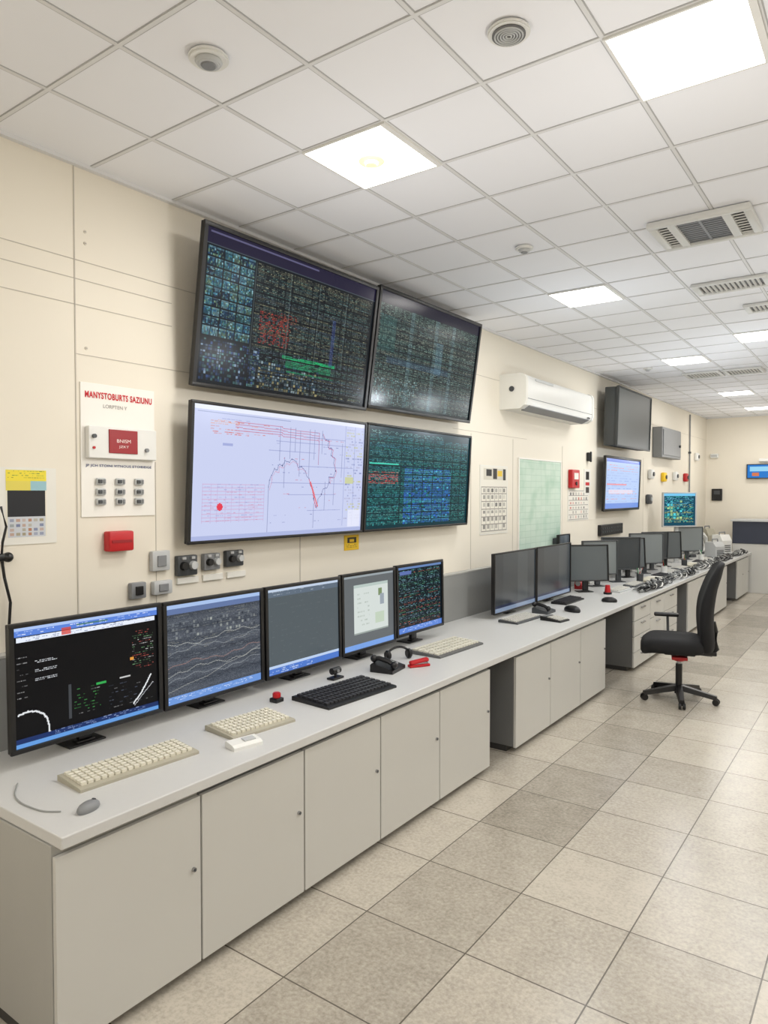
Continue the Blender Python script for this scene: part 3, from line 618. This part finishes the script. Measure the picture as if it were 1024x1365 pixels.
MB().box((0,-.07,.22),(1.1,.14,.44),bev=.01).obj('enclosure_body','grey',r); MB().box((0,-.145,.22),(1.02,.01,.37),bev=.004).obj('enclosure_door','grey',r); MB().cyl((.42,-.15,.2),(.42,-.17,.2),.02).obj('latch','black',r)
r=root('wall_conduit',(0,12.9,1.1),'thin grey vertical conduit pipe on the wall','conduit')
MB().cyl((0,-.02,0),(0,-.02,1.95),.012,seg=10).obj('pipe','grey',r); MB().box((0,-.02,1.3),(.05,.04,.03)).box((0,-.02,.6),(.05,.04,.03)).obj('pipe_clips','dgrey',r)
for yy,zz,m_,nm,lb,ct in [(12.6,1.97,'red','alarm_button_box','small red alarm button box on wall','alarm'),(10.5,1.98,'white','wall_sounder','small white round sounder on wall','alarm'),(11.9,1.98,'white','wall_switch_box','small white switch box on wall','switch'),(13.4,2.35,'white','wall_camera','small white wall camera','camera'),(10.4,1.62,'dgrey','intercom_unit','dark intercom unit on wall','intercom'),(11.2,1.95,'yellow','hazard_tag','small yellow tag on wall','label')]:
    r=root(nm,(0,yy,zz),lb,ct); MB().box((0,-.03,0),(.16,.06,.14),bev=.02).obj('housing',m_,r,smooth=True); MB().cyl((0,-.06,0),(0,-.075,0),.03).obj('front_button','dgrey' if m_!='dgrey' else 'lgrey',r)
for a,zz in [(1.75,2.83),(1.75,2.78),(1.75,2.33)]:
    r=root('wall_screw_cap',(0,a,zz),'small round screw cap on wall panel','screw cap',90,'wall screw caps'); MB().cyl((0,0,0),(0,-.003,0),.007,seg=12).obj('cap_disc','seaml',r); MB().box((0,-.0035,0),(.008,.001,.0015)).obj('cap_slot','grey',r)

# ---------------------------------------------------------------- desk items
def keyboard(x,y,w,d,rz,base,key,label,rows=6,cols=18,th=.018):
    r=root('keyboard',(x,y,TOP),label,'keyboard',90+rz,'keyboards on the worktop')
    b=MB(); b.prism([(-d/2,0),(-d/2,th*.55),(-d/2+.01,th*.7),(d/2-.008,th*1.25),(d/2,th*1.1),(d/2,0)],-w/2,w/2); b.obj('keyboard_body',base,r,smooth=True,angle=20)
    kb=MB(); tilt=math.atan(th*.5/d)
    for j in range(rows):
        for i_ in range(cols):
            kx=-w/2+.012+(w-.024)*(i_+.5)/cols; ky=-d/2+.02+(d-.035)*(j+.5)/rows
            ww=(w-.024)/cols*.72
            kb.box((kx,ky,th*(.62+.55*(ky+d/2)/d)+.005),(ww,(d-.035)/rows*.68,.012),rot=(tilt,0,0))
    kb.obj('keys',key,r)
    return r
keyboard(.60,1.545,.47,.165,-4,'beige','key','worn beige computer keyboard on the worktop')
keyboard(.62,2.12,.33,.20,-6,'beige','key','compact beige keyboard with numeric keys',rows=6,cols=13)
keyboard(.645,2.74,.50,.25,-4,'black','keyd','black computer keyboard on the worktop')
keyboard(.53,3.92,.52,.24,-2,'keyb','key','pale keyboard with cream keys lying on the worktop',rows=5,cols=15)
def mouse(x,y,rz,m,label,sz=1.0):
    r=root('computer_mouse',(x,y,TOP),label,'mouse',90+rz)
    b=MB(); n=20; L=[]
    for k,z in ((.92,0),(1.0,.008),(.95,.018),(.78,.027),(.45,.034)):
        L.append([(.03*k*sz*math.cos(a),.055*k*sz*math.sin(a)-.004*(1-k),z*sz) for a in np.linspace(0,2*math.pi,n+1)[:-1]])
    b.layers(L).obj('mouse_shell',m,r,smooth=True,angle=60)
    MB().cyl((-.004,.028*sz,.028*sz),(.004,.028*sz,.028*sz),.007,seg=12).obj('scroll_wheel','dgrey',r,smooth=True)
    return r
def spline(pts):
    q=[Vector(p) for p in pts]; out=[]; n=len(q)
    for i_ in range(n-1):
        p0=q[max(i_-1,0)];p1=q[i_];p2=q[i_+1];p3=q[min(i_+2,n-1)]
        for t in np.linspace(0,1,7)[:-1]: out.append(.5*((2*p1)+(-p0+p2)*t+(2*p0-5*p1+4*p2-p3)*t*t+(-p0+3*p1-3*p2+p3)*t**3))
    out.append(q[-1]); return out
def cable(pts,r_=.003,m='cableg',label='thin grey cable lying on the worktop'):
    P0=Vector(pts[0])
    MB().tube([p-P0 for p in spline(pts)],r_).obj('cable',m,None,loc=P0,smooth=True,label=label,category='cable')
mouse(.80,1.25,-75,'grey','grey computer mouse beside the beige keyboard',.8)
z=TOP+.003
cable([(.745,1.19,z),(.70,1.16,z),(.64,1.15,z),(.57,1.15,z),(.50,1.17,z),(.42,1.22,z)],.0025)
r=root('card_reader',(.775,1.935,TOP),'white handheld card reader beside compact keyboard','card reader',78)
MB().prism([(-.035,0),(-.035,.012),(-.02,.02),(.03,.026),(.035,.018),(.035,0)],-.065,.065).obj('reader_body','white',r); MB().box((.02,0,.022),(.05,.03,.01),rot=(.12,0,0)).obj('reader_window','lgrey',r)
r=root('red_push_button',(.46,2.44,TOP),'small red push button standing by black keyboard','button')
MB().box((0,0,.01),(.05,.05,.02),bev=.004).obj('button_base','black',r); MB().cyl((0,0,.02),(0,0,.045),.02,seg=20,bev=.004).obj('button_cap','red',r,smooth=True)
r=root('webcam',(.42,2.93,TOP),'small black webcam standing behind the keyboard','webcam')
MB().box((0,0,.006),(.09,.05,.012),bev=.004).cyl((0,0,.01),(0,0,.03),.008).obj('webcam_stand','black',r); MB().cyl((-.035,0,.045),(.035,0,.045),.018,bev=.004).obj('webcam_head','black',r,smooth=True); MB().cyl((0,-.018,.045),(0,-.024,.045),.009).obj('lens','grey',r)
def deskphone(x,y,rz,m,label,group=None):
    r=root('desk_phone',(x,y,TOP),label,'telephone',90+rz)
    MB().prism([(-.07,0),(-.07,.02),(.06,.05),(.07,.04),(.07,0)],-.085,.085).obj('phone_base',m,r)
    h=MB(); h.tube([(-.05,-.06,.045),(-.05,-.03,.062),(-.05,.03,.075),(-.05,.06,.07)],.014); h.sph((-.05,-.062,.045),.021); h.sph((-.05,.062,.07),.021)
    h.obj('phone_handset','black',r,smooth=True)
    g=MB(); [g.box((.01+i_*.022,-.03+j_*.02,.031+.0045*j_),(.015,.012,.008),rot=(.22,0,0)) for i_ in range(3) for j_ in range(4)]; g.obj('phone_keys','lgrey',r)
deskphone(.54,3.25,10,'black','black desk telephone with handset on worktop')
r=root('headset',(.44,3.50,TOP),'black headset resting on the worktop','headset',60)
MB().tube([(.07*math.cos(a),.0,.03+.045*math.sin(a)) for a in np.linspace(0,math.pi,14)],.007).obj('headband','black',r,smooth=True)
for q in (-1,1): MB().cyl((q*.085,0,.03),(q*.055,0,.03),.03,seg=18,bev=.008).obj('ear_cup','black',r,smooth=True)
r=root('stapler',(.64,3.42,TOP),'bright red stapler shaped desk tool','stapler',60)
MB().box((0,0,.008),(.13,.04,.014),bev=.004).obj('stapler_base','red',r); MB().box((.0,0,.032),(.12,.034,.022),bev=.008,rot=(0,-.12,0)).obj('stapler_arm','red',r); MB().box((.0,0,.02),(.11,.02,.008)).obj('staple_channel','chrome',r)
def calc(x,y,rz,label):
    r=root('calculator',(x,y,TOP),label,'calculator',90+rz)
    MB().prism([(-.09,0),(-.09,.012),(.09,.032),(.09,0)],-.07,.07).obj('calculator_body','black',r)
    g=MB(); [g.box((-.045+i_*.03,-.07+j_*.024,.018+j_*.0027),(.022,.016,.006)) for i_ in range(4) for j_ in range(5)]; g.obj('calculator_keys','keyg',r)
    MB().box((0,.065,.032),(.11,.03,.003)).obj('calculator_display','grey',r)
keyboard(.47,5.17,.42,.17,-3,'dgrey','keyg','small dark keyboard with pale keys',rows=5,cols=14)
calc(.70,5.30,-8,'black desk calculator with light keys')
mouse(.66,5.78,-20,'black','black computer mouse on worktop',1.5)
deskphone(.48,5.60,0,'dgrey','dark grey desk telephone with handset')
keyboard(.42,6.3,.44,.15,0,'black','keyd','thin black keyboard before grey monitors',rows=5)
r=root('tape_dispenser',(.20,7.22,TOP),'small red tape dispenser on the worktop','tape dispenser')
MB().prism([(-.05,0),(-.05,.03),(-.03,.035),(.0,.10),(.04,.10),(.05,.05),(.05,0)],-.04,.04).obj('dispenser_body','red',r); MB().cyl((-.042,.012,.06),(.042,.012,.06),.028,seg=20).obj('tape_roll','lgrey',r)
r=root('red_beacon',(.56,7.0,TOP),'red small beacon standing on worktop','beacon')
MB().cyl((0,0,0),(0,0,.02),.04).obj('beacon_base','black',r); MB().cyl((0,0,.02),(0,0,.09),.03,.022).obj('beacon_lens','red',r)
mouse(.74,6.50,10,'black','black computer mouse near worktop edge',1.3)
LB={'lgrey':'light grey keyboard along the cluttered worktop','beige':'beige keyboard along the cluttered worktop','dgrey':'dark keyboard with pale keys along worktop','black':'black keyboard along the cluttered worktop'}
slots=np.arange(7.33,11.7,.52)
for i,y_ in enumerate(slots):
    m_,kk=[('lgrey','keyg'),('dgrey','keyg'),('beige','key'),('black','keyd')][i%4]
    keyboard(.575,y_,.38,.14,random.uniform(-4,4),m_,kk,LB[m_],rows=5,cols=14)
    yy=y_+.26
    k=i%4
    if k==0: mouse(.58,yy,random.uniform(-20,20),'dgrey','dark grey computer mouse on cluttered worktop',.9)
    elif k in (1,3):
        r=root('pen_cup',(.56,yy,TOP),'dark pen cup holding a few pens' if k==1 else 'white pen cup holding a few pens','pen cup',0)
        MB().cyl((0,0,0),(0,0,.10),.034,.038,seg=20).obj('cup','dgrey' if k==1 else 'white',r,smooth=True)
        for q in range(4): MB().cyl((random.uniform(-.015,.015),random.uniform(-.015,.015),.09),(random.uniform(-.03,.03),random.uniform(-.03,.03),.165),.004,seg=8).obj('pen',random.choice(['red','white','black','green']),r)
    else:
        r=root('paper_stack',(.58,yy,TOP),'small stack of white papers on worktop','paper',random.uniform(80,100))
        for q in range(5): MB().box((random.uniform(-.006,.006),random.uniform(-.01,.01),.003+q*.005),(.09,.15,.003)).obj('sheet','paper',r)
for i,(y_,m_) in enumerate([(7.72,'white'),(8.24,'grey'),(8.76,'lgrey'),(9.28,'white'),(10.38,'dgrey')]):
    r=root('document_folder',(.14,y_,TOP),{'white':'white','grey':'grey','lgrey':'light grey','dgrey':'dark grey'}[m_]+' document folder standing against the upstand','folder',90)
    MB().box((0,0,.13),(.12,.012,.26),bev=.003).box((0,.03,.13),(.12,.012,.26),bev=.003).obj('folder_cover',m_,r); MB().box((0,.015,.128),(.11,.02,.245)).obj('folder_pages','paper',r)
def tangle(y0,y1,x0,x1,n,seed):
    rd=random.Random(seed); r0=Vector(((x0+x1)/2,(y0+y1)/2,TOP)); b=MB()
    for q in range(n):
        a=rd.uniform(0,6.28); pts=[]; cx_=rd.uniform(x0+.04,x1-.04)-r0.x; yy=rd.uniform(y0,max(y0+.01,y1-.5))-r0.y; rr=rd.uniform(.02,.06)
        for t in range(14):
            pts.append((min(x1-r0.x-.01,max(x0-r0.x+.01,cx_+rr*math.sin(a+t*1.1))),min(y1-r0.y,yy+t*.04+rr*math.cos(a+t*1.3)),.009+.026*(1+math.sin(a+t*.9))))
        b.tube(spline(pts),rd.choice([.005,.006,.008]),rd.choice([0,0,1,2,2,3]),6)
    b.obj('cable_tangle',['cableg','dgrey','black','white'],None,loc=r0,smooth=True,kind='stuff',label='tangle of grey, black and white cables along worktop',category='cables')
for i,(a,b_) in enumerate([(7.1,8.3),(8.32,9.6),(9.62,11.0),(11.02,12.2),(12.22,13.3)]): tangle(a,b_,.69 if i<4 else .74,.89,30,i+3)
def coil(x,y,rad,m,label,tilt):
    r=root('cable_coil',(x,y,TOP),label,'cable coil',60)
    b=MB()
    for q in range(9):
        rr=rad*random.uniform(.75,.97); off=random.uniform(-.03,.03)
        b.tube([(rr*math.cos(a),off+.02*math.sin(3*a+q),rad*1.1+rr*math.sin(a)*.98) for a in np.linspace(0,2*math.pi,33)[:-1]],.009,0,6,True)
    b.obj('coiled_cable',m,r,rot=(tilt,0,0),smooth=True)
    MB().box((0,0,.02),(.12,.12,.04),bev=.006).obj('coil_stand','dgrey',r)
coil(.28,11.85,.15,'cableg','large grey cable coil standing on the worktop',.05)
coil(.26,12.55,.18,'white','large pale cable coil standing on the worktop',-.03)
def case(x,y,w,d,h,m,label):
    r=root('equipment_case',(x,y,TOP),label,'equipment',70)
    MB().prism([(-d/2,0),(-d/2,h*.7),(-d/2+.05,h),(d/2,h),(d/2,0)],-w/2,w/2).obj('case_body',m,r)
    g=MB(); [g.box((0,-d/2-.002,h*(.15+.1*q)),(w*.7,.006,h*.04)) for q in range(4)]; g.obj('front_grille','dgrey',r)
    MB().tube([(-w*.3,0,h),(-w*.28,0,h+.04),(w*.28,0,h+.04),(w*.3,0,h)],.01).obj('carry_handle','grey',r,smooth=True)
case(.58,12.12,.26,.18,.24,'lgrey','bulky pale grey equipment case with carry handle')
case(.56,12.80,.28,.18,.32,'white','bulky white equipment case with carry handle')
case(.26,13.15,.24,.20,.40,'beige','tall beige equipment case near end wall')
# far end of the room
r=root('reception_cabinet',(1.75,13.85,0),'low cabinet with dark slate upper band and pale top','cabinet',0)
MB().box((0,0,.42),(2.3,.7,.84),bev=.004).obj('body','door',r); MB().box((0,-.01,1.03),(2.3,.7,.38),bev=.004).obj('upper_band','blue',r); MB().box((0,-.01,1.235),(2.36,.76,.03),bev=.004).obj('cabinet_top','lgrey',r)
r=root('wall_intercom',(.20,Y1,1.57),'small black intercom on far wall','intercom',0); MB().box((0,-.02,.11),(.18,.04,.22),bev=.01).obj('housing','black',r); MB().box((0,-.042,.15),(.1,.004,.07)).obj('intercom_screen','dgrey',r)
c=Cv(40,30,(40,120,200)); c.rect(.1,.15,.9,.5,(150,210,240)); c.rect(.2,.6,.5,.85,(210,120,80)); 
display('wall_television',Y1-.08,.40,.26,0.9,1.97,c,'wall',0,0,rotz=0,label='small blue lit television on the far wall',cat='television',bez=.015,th=.04,bx=.08,x=.9)
r=root('wall_shelf_unit',(1.5,Y1,2.30),'narrow white shelf box on the far wall','shelf',0); MB().box((0,-.06,0),(1.2,.12,.05),bev=.005).box((0,-.03,-.03),(1.1,.06,.02)).obj('shelf_board','white',r)
r=root('emergency_light',(.10,Y1,2.40),'small white emergency light on far wall','emergency light',0); MB().box((.05,-.03,0),(.14,.06,.08),bev=.015).obj('housing','white',r); MB().box((.05,-.062,0),(.1,.004,.04)).obj('lens','lgrey',r)

# ---------------------------------------------------------------- office chair
r=root('office_chair',(1.44,6.13,0),'black swivel office chair with tall curved back facing the worktop','chair',196)
MB().cyl((0,0,.055),(0,0,.12),.034,.028,seg=24).obj('base_hub','black',r,smooth=True)
for i_ in range(5):
    a=2*math.pi*i_/5+.35; ca,sa=math.cos(a),math.sin(a)
    prof=[(0.02,.065,.034),(.15,.06,.028),(.29,.052,.022)]
    lay=[]
    for (d_,zc,wd) in prof:
        hh=.026*(1-d_*1.2)+.005
        lay.append([(ca*d_-sa*y_,sa*d_+ca*y_,zc+z_+(.03 if d_<.1 else (.015 if d_<.2 else 0))) for y_,z_ in ((-wd,-hh*.4),(wd,-hh*.4),(wd*.7,hh),(-wd*.7,hh))])
    MB().layers(lay).obj('base_leg','black',r,smooth=True,angle=50)
    cx_,cy_=ca*.285,sa*.285
    c=MB(); 
    for q in (-1,1): c.cyl((cx_+sa*q*.006,cy_-ca*q*.006,.026),(cx_+sa*q*.026,cy_-ca*q*.026,.026),.026,seg=20,bev=.004)
    c.cyl((cx_,cy_,.03),(cx_,cy_,.058),.009).obj('castor','black',r,smooth=True)
MB().cyl((0,0,.11),(0,0,.30),.026,seg=20).cyl((0,0,.28),(0,0,.40),.017,seg=16,mi=1).obj('gas_lift',['black','chrome'],r,smooth=True)
MB().cyl((0,0,.325),(0,0,.38),.045,seg=20,bev=.006).box((.0,.06,.36),(.12,.10,.025),bev=.004).obj('tilt_lever','red',r,smooth=True)
MB().box((0,0,.405),(.24,.20,.045),bev=.012).box((-.17,0,.40),(.22,.07,.03),bev=.006).obj('seat_mechanism','black',r,smooth=True)
n=36
def se(kx,ky,z_,cx0=0.05):
    out=[]
    for a in np.linspace(0,2*math.pi,n+1)[:-1]:
        c_,s_=math.cos(a),math.sin(a)
        x_=.25*kx*math.copysign(abs(c_)**.55,c_); y_=.245*ky*math.copysign(abs(s_)**.55,s_)
        zz=z_ - (.035*max(0,(x_-.12)/.12)**2 if x_>.12 else 0)
        out.append((x_+cx0,y_,zz))
    return out
MB().layers([se(.78,.78,.412),se(.95,.95,.42),se(1,1,.45),se(1,1,.49),se(.96,.96,.515),se(.84,.84,.53),se(.4,.4,.522)]).obj('seat','blackm',r,smooth=True,angle=60)
prof=[(.40,-.20,.15),(.47,-.215,.19),(.55,-.21,.22),(.65,-.20,.235),(.75,-.20,.24),(.85,-.213,.235),(.95,-.238,.22),(1.04,-.27,.20),(1.10,-.295,.175),(1.15,-.32,.13)]
lay=[]
for z_,x_,hw in prof:
    th=.055 if z_<.95 else (.044 if z_<1.1 else .026)
    ring=[]
    m_=9
    for j in range(m_):
        t=-1+2*j/(m_-1); ring.append((x_+.03*abs(t)**2+th*(1-.4*abs(t)**3),hw*t,z_))
    for j in range(m_-1,-1,-1):
        t=-1+2*j/(m_-1); ring.append((x_+.03*abs(t)**2-th*(1-.4*abs(t)**3),hw*t,z_))
    lay.append(ring)
bo=MB().layers(lay).obj('backrest','blackm',r,smooth=True,angle=70)
sm=bo.modifiers.new('s','SUBSURF'); sm.levels=1; sm.render_levels=2
MB().tube([(-.16,0,.40),(-.24,0,.395),(-.28,0,.44),(-.27,0,.58),(-.25,0,.66)],.022,0,10).obj('back_support','black',r,smooth=True)
q=-1
MB().tube([(.06,q*.12,.42),(.07,q*.26,.43),(.075,q*.285,.47),(.08,q*.285,.645)],.011,0,10).obj('armrest_post','dgrey',r,smooth=True)
MB().box((.09,q*.285,.655),(.20,.065,.03),bev=.012,seg=3).obj('armrest_pad','black',r,smooth=True)

# ---------------------------------------------------------------- camera / world
cam=bpy.data.cameras.new('camera'); co=bpy.data.objects.new('camera',cam); COL.objects.link(co)
cam.sensor_width=36; cam.sensor_fit='AUTO'; cam.lens=943/1365*36; cam.clip_start=.05; cam.clip_end=60
yaw=math.atan(678/943.); pit=math.atan(24.5/943.)
co.location=(2.85,0,1.7); co.rotation_euler=(R(90)-pit,0,yaw)
bpy.context.scene.camera=co
w=bpy.data.worlds.new('world'); w.use_nodes=True; bpy.context.scene.world=w
w.node_tree.nodes['Background'].inputs[0].default_value=(.8,.8,.8,1); w.node_tree.nodes['Background'].inputs[1].default_value=.3
bpy.context.scene.view_settings.view_transform='Standard'
